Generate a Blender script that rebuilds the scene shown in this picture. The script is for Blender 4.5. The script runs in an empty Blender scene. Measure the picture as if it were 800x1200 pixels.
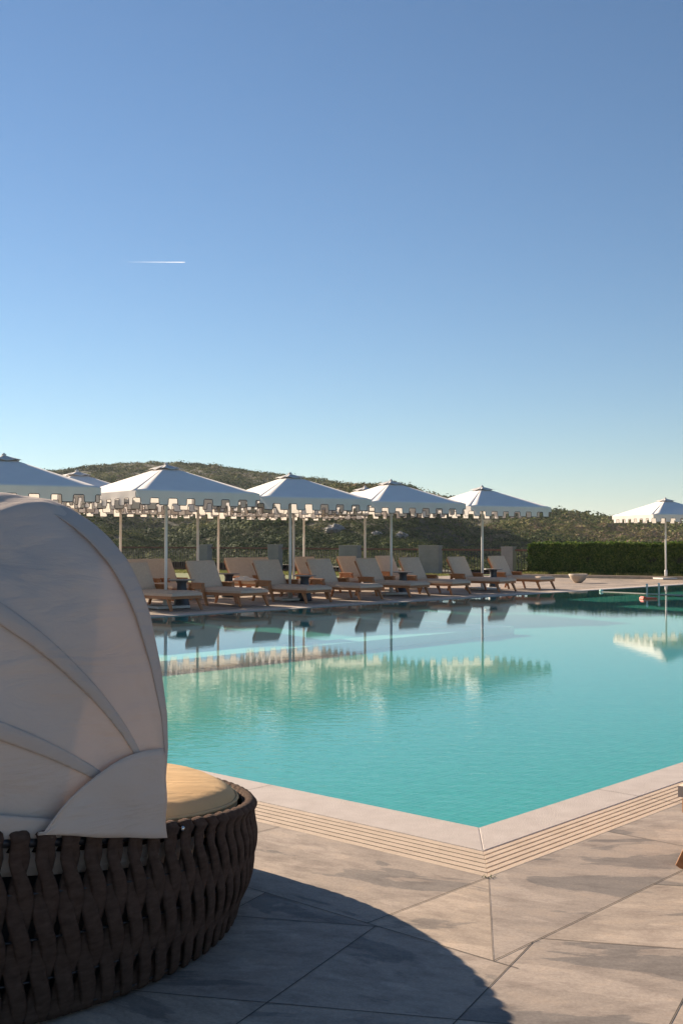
import bpy, math, random
import numpy as np
from mathutils import Vector, Matrix, noise
R = math.radians
random.seed(7); rng = np.random.default_rng(7)
sc = bpy.context.scene
COL = sc.collection

# ------------------------------------------------------------------ camera
F = 1320.0; HOR = 635.5; CH = 1.4
TH = math.atan((HOR-600)/F)
cam = bpy.data.cameras.new('camera'); camo = bpy.data.objects.new('camera', cam); COL.objects.link(camo)
camo.location = (0, 0, CH); camo.rotation_euler = (math.pi/2+TH, 0, 0)
cam.sensor_fit = 'VERTICAL'; cam.sensor_height = 36; cam.lens = F/1200*36
cam.clip_start = .05; cam.clip_end = 30000
sc.camera = camo

def ray(px, py):
    x = (px-400)/F; y = (600-py)/F
    return Vector((x, math.cos(TH)-y*math.sin(TH), math.sin(TH)+y*math.cos(TH)))
def G(px, py, z=0.0):            # point of height z seen at that place of the photograph
    d = ray(px, py); t = (z-CH)/d.z
    return Vector((d.x*t, d.y*t, z))
def atdepth(px, py, Y):
    d = ray(px, py); t = Y/d.y
    return Vector((d.x*t, Y, CH+d.z*t))

# pool axes: U runs right-and-away, V left-and-away
AU = R(90-42.2)
U = Vector((math.cos(AU), math.sin(AU), 0)); V = Vector((-math.sin(AU), math.cos(AU), 0))
def uv(p): return (p.x*U.x+p.y*U.y, p.x*V.x+p.y*V.y)
def W(u, v, z=0.0): return U*u+V*v+Vector((0, 0, z))

SUN_AZ = R(137); SUN_EL = R(20.9)

# ------------------------------------------------------------------ mesh helpers
class MB:
    def __init__(s): s.v = []; s.f = []; s.smooth = []
    def add(s, vs, fs, smooth=False):
        n = len(s.v); s.v.extend([tuple(p) for p in vs]); s.f.extend([tuple(i+n for i in f) for f in fs]); s.smooth.extend([smooth]*len(fs))
    def box(s, x0, x1, y0, y1, z0, z1, M=None):
        vs = [Vector((x, y, z)) for z in (z0, z1) for y in (y0, y1) for x in (x0, x1)]
        if M: vs = [M @ p for p in vs]
        s.add(vs, [(0,2,3,1),(4,5,7,6),(0,1,5,4),(2,6,7,3),(0,4,6,2),(1,3,7,5)])
    def bar(s, p, q, w, h=None, w2=None, h2=None, up=Vector((0,0,1))):     # tapered bar of rectangular section
        p = Vector(p); q = Vector(q); h = h or w; w2 = w2 or w; h2 = h2 or h
        d = (q-p).normalized(); a = d.cross(up)
        if a.length < 1e-4: a = d.cross(Vector((1,0,0)))
        a.normalize(); b = a.cross(d)
        vs = []
        for c, ww, hh in ((p, w, h), (q, w2, h2)):
            for sx, sy in ((-1,-1),(1,-1),(1,1),(-1,1)): vs.append(c+a*sx*ww/2+b*sy*hh/2)
        s.add(vs, [(3,2,1,0),(4,5,6,7),(0,1,5,4),(1,2,6,5),(2,3,7,6),(3,0,4,7)])
    def tube(s, pts, r, n=8, closed=False, rb=None, frame=None, caps=True):     # r: number or list; rb second radius
        pts = [Vector(p) for p in pts]; m = len(pts); vs = []
        for i, p in enumerate(pts):
            if closed: d = pts[(i+1) % m]-pts[i-1]
            else: d = pts[min(i+1, m-1)]-pts[max(i-1, 0)]
            d.normalize()
            up = frame[i] if frame else (Vector((0,0,1)) if abs(d.z) < .95 else Vector((1,0,0)))
            a = d.cross(up); a.normalize(); b = a.cross(d)
            ra = r[i] if isinstance(r, (list, tuple)) else r
            rbb = (rb if rb is not None else ra)
            for k in range(n):
                t = 2*math.pi*k/n; vs.append(p+a*math.cos(t)*ra+b*math.sin(t)*rbb)
        fs = []
        for i in range(m if closed else m-1):
            j = (i+1) % m
            for k in range(n): fs.append((i*n+k, i*n+(k+1) % n, j*n+(k+1) % n, j*n+k))
        if not closed and caps: fs += [tuple(range(n))[::-1], tuple((m-1)*n+k for k in range(n))]
        s.add(vs, fs, True)
    def lathe(s, prof, n=32, c=(0,0,0)):
        vs = []; fs = []; m = len(prof)
        for r_, z in prof:
            for k in range(n):
                t = 2*math.pi*k/n; vs.append((c[0]+r_*math.cos(t), c[1]+r_*math.sin(t), c[2]+z))
        for i in range(m-1):
            for k in range(n): fs.append((i*n+k, i*n+(k+1) % n, (i+1)*n+(k+1) % n, (i+1)*n+k))
        fs += [tuple(range(n))[::-1], tuple((m-1)*n+k for k in range(n))]
        s.add(vs, fs, True)
    def grid(s, P, smooth=True, closed_u=False):       # P[i][j]
        m = len(P); n = len(P[0]); vs = [p for row in P for p in row]; fs = []
        for i in range(m-1):
            for j in range(n-1): fs.append((i*n+j, i*n+j+1, (i+1)*n+j+1, (i+1)*n+j))
        s.add(vs, fs, smooth)
    def build(s, name, mat, parent=None, bevel=0, solid=0, subsurf=0, offset=-1):
        me = bpy.data.meshes.new(name); me.from_pydata(s.v, [], s.f); me.update()
        me.polygons.foreach_set('use_smooth', s.smooth)
        me.materials.append(mat)
        o = bpy.data.objects.new(name, me); COL.objects.link(o)
        if solid: m = o.modifiers.new('s', 'SOLIDIFY'); m.thickness = solid; m.offset = offset
        if bevel: m = o.modifiers.new('b', 'BEVEL'); m.width = bevel; m.segments = 2; m.limit_method = 'ANGLE'; m.angle_limit = R(40)
        if subsurf: m = o.modifiers.new('ss', 'SUBSURF'); m.levels = subsurf; m.render_levels = subsurf
        if parent: o.parent = parent
        return o

def tag(o, label=None, cat=None, group=None, kind=None):
    if label: o['label'] = label
    if cat: o['category'] = cat
    if group: o['group'] = group
    if kind: o['kind'] = kind
    return o
def empty(name, loc=(0,0,0), rz=0):
    o = bpy.data.objects.new(name, None); COL.objects.link(o); o.location = loc; o.rotation_euler = (0,0,rz); o.empty_display_size = .2
    return o
def copy_tree(o, parent=None):
    c = o.copy(); COL.objects.link(c)
    if parent: c.parent = parent
    for ch in list(o.children): copy_tree(ch, c)
    return c

# ------------------------------------------------------------------ materials
def newmat(name):
    m = bpy.data.materials.new(name); m.use_nodes = True; nt = m.node_tree; nt.nodes.clear()
    out = nt.nodes.new('ShaderNodeOutputMaterial'); return m, nt, out
def N(nt, t, **kw):
    n = nt.nodes.new('ShaderNode'+t)
    for k, v in kw.items():
        if k in n.inputs: n.inputs[k].default_value = v
        else: setattr(n, k, v)
    return n
def ramp(nt, fac, stops, interp='LINEAR'):
    n = nt.nodes.new('ShaderNodeValToRGB'); n.color_ramp.interpolation = interp
    el = n.color_ramp.elements
    while len(el) < len(stops): el.new(.5)
    for e, (p, c) in zip(el, stops): e.position = p; e.color = (*c, 1) if len(c) == 3 else c
    nt.links.new(fac, n.inputs[0]); return n
def mat(name, c1, c2=None, rough=.7, scale=8, bump=.0, bscale=60, stretch=None, translucent=0, metal=0, spec=.5, detail=6):
    m, nt, out = newmat(name); L = nt.links.new
    p = N(nt, 'BsdfPrincipled', Roughness=rough, Metallic=metal); p.inputs['Specular IOR Level'].default_value = spec
    tc = N(nt, 'TexCoord'); mp = N(nt, 'Mapping'); L(tc.outputs['Object'], mp.inputs[0])
    if stretch: mp.inputs['Scale'].default_value = stretch
    if c2:
        n1 = N(nt, 'TexNoise', Scale=scale, Detail=detail, Roughness=.6); L(mp.outputs[0], n1.inputs['Vector'])
        r = ramp(nt, n1.outputs['Fac'], [(.3, c1), (.7, c2)]); csock = r.outputs[0]; L(csock, p.inputs['Base Color'])
    else: p.inputs['Base Color'].default_value = (*c1, 1); csock = None
    if bump:
        n2 = N(nt, 'TexNoise', Scale=bscale, Detail=4); L(mp.outputs[0], n2.inputs['Vector'])
        b = N(nt, 'Bump', Strength=bump, Distance=.01); L(n2.outputs['Fac'], b.inputs['Height']); L(b.outputs[0], p.inputs['Normal'])
    if translucent:
        t = N(nt, 'BsdfTranslucent')
        if csock: L(csock, t.inputs[0])
        else: t.inputs[0].default_value = (*c1, 1)
        mx = N(nt, 'MixShader'); mx.inputs[0].default_value = translucent
        L(p.outputs[0], mx.inputs[1]); L(t.outputs[0], mx.inputs[2]); L(mx.outputs[0], out.inputs[0])
    else: L(p.outputs[0], out.inputs[0])
    return m

M = {}
M['canopy'] = mat('umbrella_fabric', (.80,.76,.725), (.85,.81,.77), .85, 3, spec=.05)
M['valance'] = mat('valance_fabric', (.80,.755,.71), (.86,.815,.77), .85, 3, translucent=.3, spec=.05)
M['trim'] = mat('navy_piping', (.022,.022,.035), rough=.8)
M['pole'] = mat('white_pole_paint', (.72,.70,.67), (.78,.76,.73), .4, 4)
M['vent'] = mat('vent_fabric', (.55,.52,.50), (.62,.59,.56), .85, 6)
M['plate'] = mat('pale_concrete', (.55,.52,.48), (.66,.63,.6), .8, 14, .2, 80)
M['teak'] = mat('teak_wood', (.32,.12,.04), (.46,.20,.075), .5, 5, .25, 60, stretch=(3,14,14))
M['cush'] = mat('lounger_fabric', (.56,.43,.33), (.64,.51,.40), .9, 20, .3, 400, spec=.15)
M['table'] = mat('dark_blue_stone', (.02,.025,.035), (.035,.042,.055), .45, 10)
M['tabletop'] = mat('table_top', (.20,.18,.165), (.26,.23,.21), .4, 10)
M['towel'] = mat('white_towel', (.75,.72,.68), (.82,.8,.76), .95, 30, .6, 200)
M['strap'] = mat('woven_rope', (.088,.052,.038), (.155,.097,.072), .92, 26, .9, 420, stretch=(1,1,2.5), spec=.15)
M['metal'] = mat('dark_metal', (.035,.035,.04), rough=.4, metal=.6)
M['steel'] = mat('brushed_steel', (.6,.58,.55), rough=.25, metal=1)
M['pier'] = mat('rendered_pier', (.25,.23,.205), (.32,.295,.26), .9, 3, .3, 40)
M['rail'] = mat('rusted_rail', (.12,.055,.035), (.2,.09,.055), .7, 8)
M['bars'] = mat('dark_bars', (.03,.028,.03), rough=.6)
M['reflection_red'] = mat('red_reflection_colour', (.5,.055,.025), (.55,.07,.03), .5, 5)  # colour of a red reflection, worn by the block added on the water
M['bowl'] = mat('stone_bowl', (.42,.34,.27), (.52,.43,.35), .85, 12, .4, 60)
M['kerb'] = mat('kerb_stone', (.40,.30,.21), (.52,.41,.30), .85, 5, .3, 50)
M['rock'] = mat('granite_rock', (.17,.155,.14), (.36,.33,.30), .9, .9, 1, 5)

def fabric_hood(c1=(.62,.51,.43), c2=(.70,.585,.50), tr=.14):
    m, nt, out = newmat('hood_fabric'); L = nt.links.new
    tc = N(nt, 'TexCoord')
    n1 = N(nt, 'TexNoise', Scale=2.2, Detail=4); L(tc.outputs['Object'], n1.inputs['Vector'])
    r = ramp(nt, n1.outputs['Fac'], [(.3, c1), (.7, c2)])
    p = N(nt, 'BsdfPrincipled', Roughness=.9); p.inputs['Specular IOR Level'].default_value = .15
    L(r.outputs[0], p.inputs['Base Color'])
    mp = N(nt, 'Mapping'); mp.inputs['Scale'].default_value = (1.2,1.2,4); L(tc.outputs['Object'], mp.inputs[0])
    w = N(nt, 'TexNoise', Scale=2.4, Detail=5, Roughness=.55, Distortion=.8); L(mp.outputs[0], w.inputs['Vector'])
    f = N(nt, 'TexNoise', Scale=600, Detail=1); L(tc.outputs['Object'], f.inputs['Vector'])
    b1 = N(nt, 'Bump', Strength=.38, Distance=.05); L(w.outputs['Fac'], b1.inputs['Height'])
    b2 = N(nt, 'Bump', Strength=.25, Distance=.002); L(f.outputs['Fac'], b2.inputs['Height']); L(b1.outputs[0], b2.inputs['Normal'])
    L(b2.outputs[0], p.inputs['Normal'])
    t = N(nt, 'BsdfTranslucent'); L(r.outputs[0], t.inputs[0])
    mx = N(nt, 'MixShader'); mx.inputs[0].default_value = tr; L(p.outputs[0], mx.inputs[1]); L(t.outputs[0], mx.inputs[2]); L(mx.outputs[0], out.inputs[0])
    return m
M['hood'] = fabric_hood(); M['hoodband'] = fabric_hood((.50,.415,.355), (.56,.465,.40), .03)  # band colour darkened to stand for light the doubled cloth holds back
def cushion_mat():
    m, nt, out = newmat('tan_cushion'); L = nt.links.new
    tc = N(nt, 'TexCoord')
    n1 = N(nt, 'TexNoise', Scale=3, Detail=4); L(tc.outputs['Object'], n1.inputs['Vector'])
    r = ramp(nt, n1.outputs['Fac'], [(.3, (.56,.365,.185)), (.7, (.63,.425,.225))])
    p = N(nt, 'BsdfPrincipled', Roughness=.9); p.inputs['Specular IOR Level'].default_value = .1
    L(r.outputs[0], p.inputs['Base Color'])
    mp = N(nt, 'Mapping'); mp.inputs['Scale'].default_value = (2,4.6,1); mp.inputs['Rotation'].default_value = (0,0,R(50)); L(tc.outputs['Object'], mp.inputs[0])
    w = N(nt, 'TexNoise', Scale=1.6, Detail=3, Roughness=.5, Distortion=1.2); L(mp.outputs[0], w.inputs['Vector'])
    b1 = N(nt, 'Bump', Strength=.26, Distance=.03); L(w.outputs['Fac'], b1.inputs['Height']); L(b1.outputs[0], p.inputs['Normal'])
    L(p.outputs[0], out.inputs[0]); return m
M['daycush'] = cushion_mat()

def tile_mat(name, pal, dark, patch=.55):
    """slate tile: rotated streaky grain per tile, patches of wear"""
    m, nt, out = newmat(name); L = nt.links.new
    at = N(nt, 'Attribute', attribute_name='tile'); sep = N(nt, 'SeparateColor'); L(at.outputs['Color'], sep.inputs[0])
    tc = N(nt, 'TexCoord')
    ang = N(nt, 'Math', operation='MULTIPLY'); ang.inputs[1].default_value = .9; L(sep.outputs[0], ang.inputs[0])
    vr = N(nt, 'VectorRotate', rotation_type='Z_AXIS'); L(tc.outputs['Object'], vr.inputs['Vector']); L(ang.outputs[0], vr.inputs['Angle'])
    off = N(nt, 'CombineXYZ'); k = N(nt, 'Math', operation='MULTIPLY'); k.inputs[1].default_value = 57; L(sep.outputs[1], k.inputs[0]); L(k.outputs[0], off.inputs[2])
    ad = N(nt, 'VectorMath', operation='ADD'); L(vr.outputs[0], ad.inputs[0]); L(off.outputs[0], ad.inputs[1])
    mp = N(nt, 'Mapping'); mp.inputs['Scale'].default_value = (.75, 1.6, 1); L(ad.outputs[0], mp.inputs[0])
    big = N(nt, 'TexNoise', Scale=1.5, Detail=7, Roughness=.55, Distortion=.6); L(mp.outputs[0], big.inputs['Vector'])
    mid = N(nt, 'TexNoise', Scale=7, Detail=8, Roughness=.7); L(mp.outputs[0], mid.inputs['Vector'])
    fin = N(nt, 'TexNoise', Scale=90, Detail=5, Roughness=.75); L(ad.outputs[0], fin.inputs['Vector'])
    r1 = ramp(nt, big.outputs['Fac'], [(.0, dark), (patch-.06, dark), (patch-.04, pal), (patch+.075, pal), (patch+.09, tuple(c*1.17 for c in pal)), (1, tuple(c*1.22 for c in pal))])
    r2 = ramp(nt, mid.outputs['Fac'], [(.3, (.66,.64,.64)), (.52, (1,1,1)), (.75, (1.2,1.14,1.07))])
    r3 = ramp(nt, fin.outputs['Fac'], [(.3, (.80,.79,.79)), (.7, (1.13,1.13,1.13))])
    tn = ramp(nt, sep.outputs[2], [(0, (.86,.87,.90)), (1, (1.08,1.06,1.03))])
    cur = r1.outputs[0]
    for rr in (r2, r3, tn):
        mx = N(nt, 'Mix', data_type='RGBA', blend_type='MULTIPLY'); mx.inputs[0].default_value = 1
        L(cur, mx.inputs[6]); L(rr.outputs[0], mx.inputs[7]); cur = mx.outputs[2]
    p = N(nt, 'BsdfPrincipled', Roughness=.75); p.inputs['Specular IOR Level'].default_value = .3
    L(cur, p.inputs['Base Color'])
    b1 = N(nt, 'Bump', Strength=.6, Distance=.006); L(big.outputs['Fac'], b1.inputs['Height'])
    b2 = N(nt, 'Bump', Strength=.45, Distance=.004); L(mid.outputs['Fac'], b2.inputs['Height']); L(b1.outputs[0], b2.inputs['Normal'])
    b3 = N(nt, 'Bump', Strength=.35, Distance=.0015); L(fin.outputs['Fac'], b3.inputs['Height']); L(b2.outputs[0], b3.inputs['Normal'])
    L(b3.outputs[0], p.inputs['Normal']); L(p.outputs[0], out.inputs[0]); return m
M['slate'] = tile_mat('slate_tile', (.385,.315,.255), (.245,.21,.18), patch=.46)
M['joint'] = mat('dark_joint', (.045,.038,.033), (.09,.075,.06), .95, 5)
M['coping'] = mat('coping_stone', (.46,.39,.345), (.55,.475,.425), .7, 9, .4, 120, stretch=(1,1,1))
M['slat'] = mat('drain_slat_stone', (.48,.365,.265), (.58,.45,.335), .75, 9, .3, 120)
M['pooltile'] = None

def pool_mat():
    m, nt, out = newmat('turquoise_pool_tiles'); L = nt.links.new
    tc = N(nt, 'TexCoord'); mp = N(nt, 'Mapping'); mp.inputs['Rotation'].default_value = (0,0,-AU); L(tc.outputs['Object'], mp.inputs[0])
    br = N(nt, 'TexBrick'); br.offset = 0; br.inputs['Scale'].default_value = 1
    br.inputs['Brick Width'].default_value = .05; br.inputs['Row Height'].default_value = .05; br.inputs['Mortar Size'].default_value = .003
    br.inputs['Color1'].default_value = (.072,.37,.315,1); br.inputs['Color2'].default_value = (.095,.43,.37,1); br.inputs['Mortar'].default_value = (.2,.46,.42,1)
    L(mp.outputs[0], br.inputs['Vector'])
    p = N(nt, 'BsdfPrincipled', Roughness=.6); L(br.outputs[0], p.inputs['Base Color']); L(p.outputs[0], out.inputs[0]); return m
M['pooltile'] = pool_mat()
M['ledge'] = mat('pale_ledge_tiles', (.50,.62,.56), (.60,.70,.64), .6, 6)

def water_mat():
    m, nt, out = newmat('pool_water'); L = nt.links.new
    tc = N(nt, 'TexCoord')
    mp = N(nt, 'Mapping'); mp.inputs['Scale'].default_value = (1,1.5,1); L(tc.outputs['Object'], mp.inputs[0])
    n1 = N(nt, 'TexNoise', Scale=7.5, Detail=3, Roughness=.55, Distortion=.4); L(mp.outputs[0], n1.inputs['Vector'])
    n2 = N(nt, 'TexNoise', Scale=1.3, Detail=2); L(mp.outputs[0], n2.inputs['Vector'])
    b1 = N(nt, 'Bump', Strength=1.0, Distance=WAVE1); L(n1.outputs['Fac'], b1.inputs['Height'])
    b2 = N(nt, 'Bump', Strength=1.0, Distance=WAVE2); L(n2.outputs['Fac'], b2.inputs['Height']); L(b1.outputs[0], b2.inputs['Normal'])
    sx = N(nt, 'SeparateXYZ'); L(tc.outputs['Object'], sx.inputs[0]); mr = N(nt, 'MapRange'); L(sx.outputs[1], mr.inputs['Value'])
    mr.inputs['From Min'].default_value = 6; mr.inputs['From Max'].default_value = 13; mr.inputs['To Min'].default_value = 1; mr.inputs['To Max'].default_value = .10
    L(mr.outputs[0], b1.inputs['Strength']); L(mr.outputs[0], b2.inputs['Strength'])
    fr = N(nt, 'Fresnel', IOR=1.33); ge = N(nt, 'NewGeometry'); ms = N(nt, 'MapRange'); ms.inputs['To Min'].default_value = 1.33; ms.inputs['To Max'].default_value = 1/1.33; L(ge.outputs['Backfacing'], ms.inputs['Value']); L(ms.outputs[0], fr.inputs['IOR']); L(b2.outputs[0], fr.inputs['Normal'])
    tr = N(nt, 'BsdfTransparent'); tr.inputs[0].default_value = (.62,.94,.89,1)
    gl = N(nt, 'BsdfGlossy', Roughness=.0); L(b2.outputs[0], gl.inputs['Normal'])
    gl.inputs[0].default_value = (1,1,1,1)
    mx = N(nt, 'MixShader'); L(fr.outputs[0], mx.inputs[0]); L(tr.outputs[0], mx.inputs[1]); L(gl.outputs[0], mx.inputs[2])
    L(mx.outputs[0], out.inputs[0]); return m
WAVE1 = .0032; WAVE2 = .0028
M['water'] = water_mat()

def leaf_mat(name, stops, trans=.25, attr='tint'):
    m, nt, out = newmat(name); L = nt.links.new
    at = N(nt, 'Attribute', attribute_name=attr); r = ramp(nt, at.outputs['Fac'], stops)
    p = N(nt, 'BsdfPrincipled', Roughness=.8); p.inputs['Specular IOR Level'].default_value = .08
    L(r.outputs[0], p.inputs['Base Color'])
    t = N(nt, 'BsdfTranslucent'); L(r.outputs[0], t.inputs[0])
    mx = N(nt, 'MixShader'); mx.inputs[0].default_value = trans
    L(p.outputs[0], mx.inputs[1]); L(t.outputs[0], mx.inputs[2]); L(mx.outputs[0], out.inputs[0]); return m
M['scrub'] = leaf_mat('scrub_leaves', [(0,(.035,.055,.022)),(.3,(.075,.10,.034)),(.55,(.16,.175,.056)),(.75,(.24,.21,.09)),(1,(.22,.155,.11))], .12)
M['hedge'] = leaf_mat('hedge_leaves', [(0,(.03,.065,.014)),(.5,(.07,.125,.026)),(1,(.19,.23,.055))], .3)
M['grass'] = leaf_mat('grass_blades', [(0,(.10,.13,.03)),(.5,(.2,.21,.06)),(1,(.34,.29,.12))], .3)
M['soil'] = mat('hill_soil', (.05,.048,.024), (.095,.08,.042), .95, .12, .8, 3)

# ------------------------------------------------------------------ world, sun
w = bpy.data.worlds.new('World'); sc.world = w; w.use_nodes = True; nt = w.node_tree; nt.nodes.clear()
sky = nt.nodes.new('ShaderNodeTexSky'); sky.sky_type = 'NISHITA'; sky.sun_disc = False
sky.sun_elevation = SUN_EL; sky.sun_rotation = math.pi/2-SUN_AZ; sky.air_density = 1.0; sky.dust_density = .0; sky.ozone_density = 4; sky.altitude = 0
bg = nt.nodes.new('ShaderNodeBackground'); bg.inputs[1].default_value = .05
wo = nt.nodes.new('ShaderNodeOutputWorld'); tint = nt.nodes.new('ShaderNodeMix'); tint.data_type = 'RGBA'; tint.blend_type = 'MULTIPLY'; tint.inputs[0].default_value = 1; tint.inputs[7].default_value = (.955,.965,.965,1); nt.links.new(sky.outputs[0], tint.inputs[6]); nt.links.new(tint.outputs[2], bg.inputs[0]); nt.links.new(bg.outputs[0], wo.inputs[0])
sl = bpy.data.lights.new('sun', 'SUN'); sl.energy = 5.0; sl.angle = R(.5); sl.color = (1, .83, .63)
so = bpy.data.objects.new('sun', sl); COL.objects.link(so)
sd = Vector((math.cos(SUN_EL)*math.cos(SUN_AZ), math.cos(SUN_EL)*math.sin(SUN_AZ), math.sin(SUN_EL)))
so.rotation_euler = sd.to_track_quat('Z', 'Y').to_euler()
sc.view_settings.view_transform = 'Standard'; sc.view_settings.look = 'None'; sc.view_settings.gamma = 1; sc.view_settings.exposure = 1.25
sc.view_settings.use_curve_mapping = False

# ------------------------------------------------------------------ pool and deck
K = [uv(G(560.9,969.6)), uv(G(566.3,997.3)), uv(G(571.9,1027.9)), uv(G(577.4,1126.4))]
(ku,kv),(k1u,k1v),(k2u,k2v),(k3u,k3v) = K
vf = (uv(G(180,722))[1]+uv(G(704,691.5))[1])/2
uend = uv(G(800,685))[0]+2.2
WZ = -.012
def quad_sheet(mb, u0, u1, v0, v1, z): mb.add([W(u0,v0,z),W(u1,v0,z),W(u1,v1,z),W(u0,v1,z)], [(0,1,2,3)])

# basin
PD = -.18
mb = MB()
quad_sheet(mb, ku, uend, kv, vf, PD)
for (a, b) in (((ku,kv),(uend,kv)),((uend,kv),(uend,vf)),((uend,vf),(ku,vf)),((ku,vf),(ku,kv))):
    mb.add([W(*a,PD),W(*b,PD),W(*b,-.004),W(*a,-.004)], [(3,2,1,0)])
tag(mb.build('pool_basin', M['pooltile']), kind='structure')
mb = MB(); quad_sheet(mb, ku, uend, kv, vf, WZ)
tag(mb.build('water', M['water']), kind='structure')
# submerged L-shaped wall that closes off the shallow part
lu, lv = uv(G(602,735,-.06)); lv0 = lv
mb = MB()
def ubox(mb, u0, u1, v0, v1, z0, z1):
    vs = [W(u,v,z) for z in (z0,z1) for v in (v0,v1) for u in (u0,u1)]
    mb.add(vs, [(0,2,3,1),(4,5,7,6),(0,1,5,4),(2,6,7,3),(0,4,6,2),(1,3,7,5)])
ubox(mb, ku+.003, lu, lv, lv+.5, PD+.003, -.045)
ubox(mb, lu-.5, lu, lv+.503, vf-.003, PD+.003, -.045)
tag(mb.build('submerged_wall', M['ledge']), kind='structure')
mb = MB(); ubox(mb, ku+.004, lu-.504, lv+.504, vf-.004, PD+.004, -.11)
tag(mb.build('shallow_floor', M['pooltile']), kind='structure')
# low weir at the far right of the pool: a kerb just at water level
wa = uv(G(704,693)); wb = uv(G(800,697.2))
mb = MB()
mb.bar(W(*wa,-.03), W(*wb,-.03)+(W(*wb)-W(*wa)).normalized()*3, .10, .06)
tag(mb.build('pool_weir', M['coping']), kind='structure')
mb = MB(); mb.lathe([(.0,0),(.05,0),(.06,.03),(.045,.07),(.015,.08)], 16)
o = mb.build('pool_skimmer', mat('pale_aqua_plastic', (.35,.62,.58), rough=.4)); o.location = W(*wa,-.02)
tag(o, 'small pale aqua skimmer float at the end of the low line across the water', 'skimmer')

# coping (mitred), slats
def ring(mb, a, b, ua, va, ub, vb, z0, z1, ue, ve):
    """L-shaped strip: inner corner (ua,va), outer (ub,vb), right leg along U up to ue, left leg along V up to ve"""
    P = lambda u,v: [W(u,v,z0), W(u,v,z1)]
    for quad in ([(ua,va),(ub,vb),(ue,vb),(ue,va)], [(ub,vb),(ua,va),(ua,ve),(ub,ve)]):
        vs = [W(u,v,z0) for u,v in quad]+[W(u,v,z1) for u,v in quad]
        mb.add(vs, [(0,3,2,1),(4,5,6,7),(0,1,5,4),(1,2,6,5),(2,3,7,6),(3,0,4,7)])
UE = uend+.35; VE = vf+.35
g = .004
mb = MB(); ring(mb, 0,0, ku,kv, k1u+g,k1v+g, -.06, .0, uend, vf)
ubox(mb, ku-.33, uend+.35, vf, vf+.45, -.06, 0)     # far coping
ubox(mb, uend, uend+.35, kv-.3, vf-.003, -.06, -.001)
tag(mb.build('pool_coping', M['coping'], bevel=.004), kind='structure')
mb = MB()
n = 6
for i in range(n):
    t0 = (i+.09)/n; t1 = (i+.91)/n
    if i == n-1: t1 = .985
    a0 = (k1u+(k2u-k1u)*t0, k1v+(k2v-k1v)*t0); a1 = (k1u+(k2u-k1u)*t1, k1v+(k2v-k1v)*t1)
    ring(mb, 0,0, a0[0],a0[1], a1[0],a1[1], -.03, -.001, UE, VE)
    if i < n: ubox(mb, ku, uend, vf+.46+i*.05, vf+.50+i*.05, -.03, -.001)
tag(mb.build('drain_slats', M['slat'], bevel=.002), kind='structure')
mb = MB(); ring(mb, 0,0, k1u+.002,k1v+.002, k2u-.002,k2v-.002, -.08, -.04, UE, VE); ubox(mb, ku, uend, vf+.452, vf+.77, -.08, -.04)
tag(mb.build('drain_channel', M['joint']), kind='structure')

# slate tiles: polygons partitioning the deck, each with its own random tint
tiles = []      # list of (poly)
def clip(poly, nx, ny, c):          # keep nx*x+ny*y <= c
    out = []
    for i in range(len(poly)):
        p, q = poly[i], poly[(i+1) % len(poly)]
        dp = nx*p[0]+ny*p[1]-c; dq = nx*q[0]+ny*q[1]-c
        if dp <= 0: out.append(p)
        if (dp < 0 < dq) or (dq < 0 < dp):
            t = dp/(dp-dq); out.append((p[0]+(q[0]-p[0])*t, p[1]+(q[1]-p[1])*t))
    return out
def g2(px, py): p = G(px, py); return np.array([p.x, p.y])
dA = g2(624,1104)-g2(533,1198); dA /= np.linalg.norm(dA)      # steep family
dB = g2(800,1117)-g2(624,1104); dB /= np.linalg.norm(dB)      # shallow family
nA = np.array([dA[1], -dA[0]]); nB = np.array([-dB[1], dB[0]])
cA = [nA@g2(436,1085.5), nA@g2(624,1104), nA@g2(790,1180)]; cB = [nB@g2(423,1185), nB@g2(436,1085.5)]
sA = (cA[2]-cA[0])/2; sB = cB[1]-cB[0]
A0 = cA[1]; B0 = cB[1]
MAT2 = np.array([nA, nB]); INV = np.linalg.inv(MAT2)
ub = (U.x, U.y); vb_ = (V.x, V.y)
field = []; joints = []
for i in range(-26, 18):
    for j in range(-14, 22):
        cell = [tuple(INV@np.array([A0+(i+a)*sA, B0+(j+b)*sB])) for a, b in ((0,0),(1,0),(1,1),(0,1))]
        c1 = clip(cell, ub[0], ub[1], k3u)                                   # left of band
        c2 = clip(clip(cell, -ub[0], -ub[1], -k3u), vb_[0], vb_[1], k3v)     # in front of band
        rnd = (random.random(), random.random(), random.random())
        for c in (c1, c2):
            if len(c) > 2: tiles.append((c, rnd))
        for e in (0, 3):
            seg = [cell[e], cell[(e+1) % 4]]
            field.append(seg)
def clipseg(p, q, nx, ny, c):
    dp = nx*p[0]+ny*p[1]-c; dq = nx*q[0]+ny*q[1]-c
    if dp > 0 and dq > 0: return None
    if dp <= 0 and dq <= 0: return p, q
    t = dp/(dp-dq); m_ = (p[0]+(q[0]-p[0])*t, p[1]+(q[1]-p[1])*t)
    return (p, m_) if dp <= 0 else (m_, q)
for p, q in field:
    s1 = clipseg(p, q, ub[0], ub[1], k3u)
    if s1: joints.append(s1)
    s2 = clipseg(p, q, -ub[0], -ub[1], -k3u)
    if s2:
        s2 = clipseg(*s2, vb_[0], vb_[1], k3v)
        if s2: joints.append(s2)
def w2(u, v): p = W(u, v); return (p.x, p.y)
joints.append((w2(k3u,k3v-.10), w2(k3u,vf+5))); joints.append((w2(k3u,k3v), w2(uend+4,k3v)))
joints.append((w2(k2u,k2v), w2(k3u,k3v)))
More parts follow.
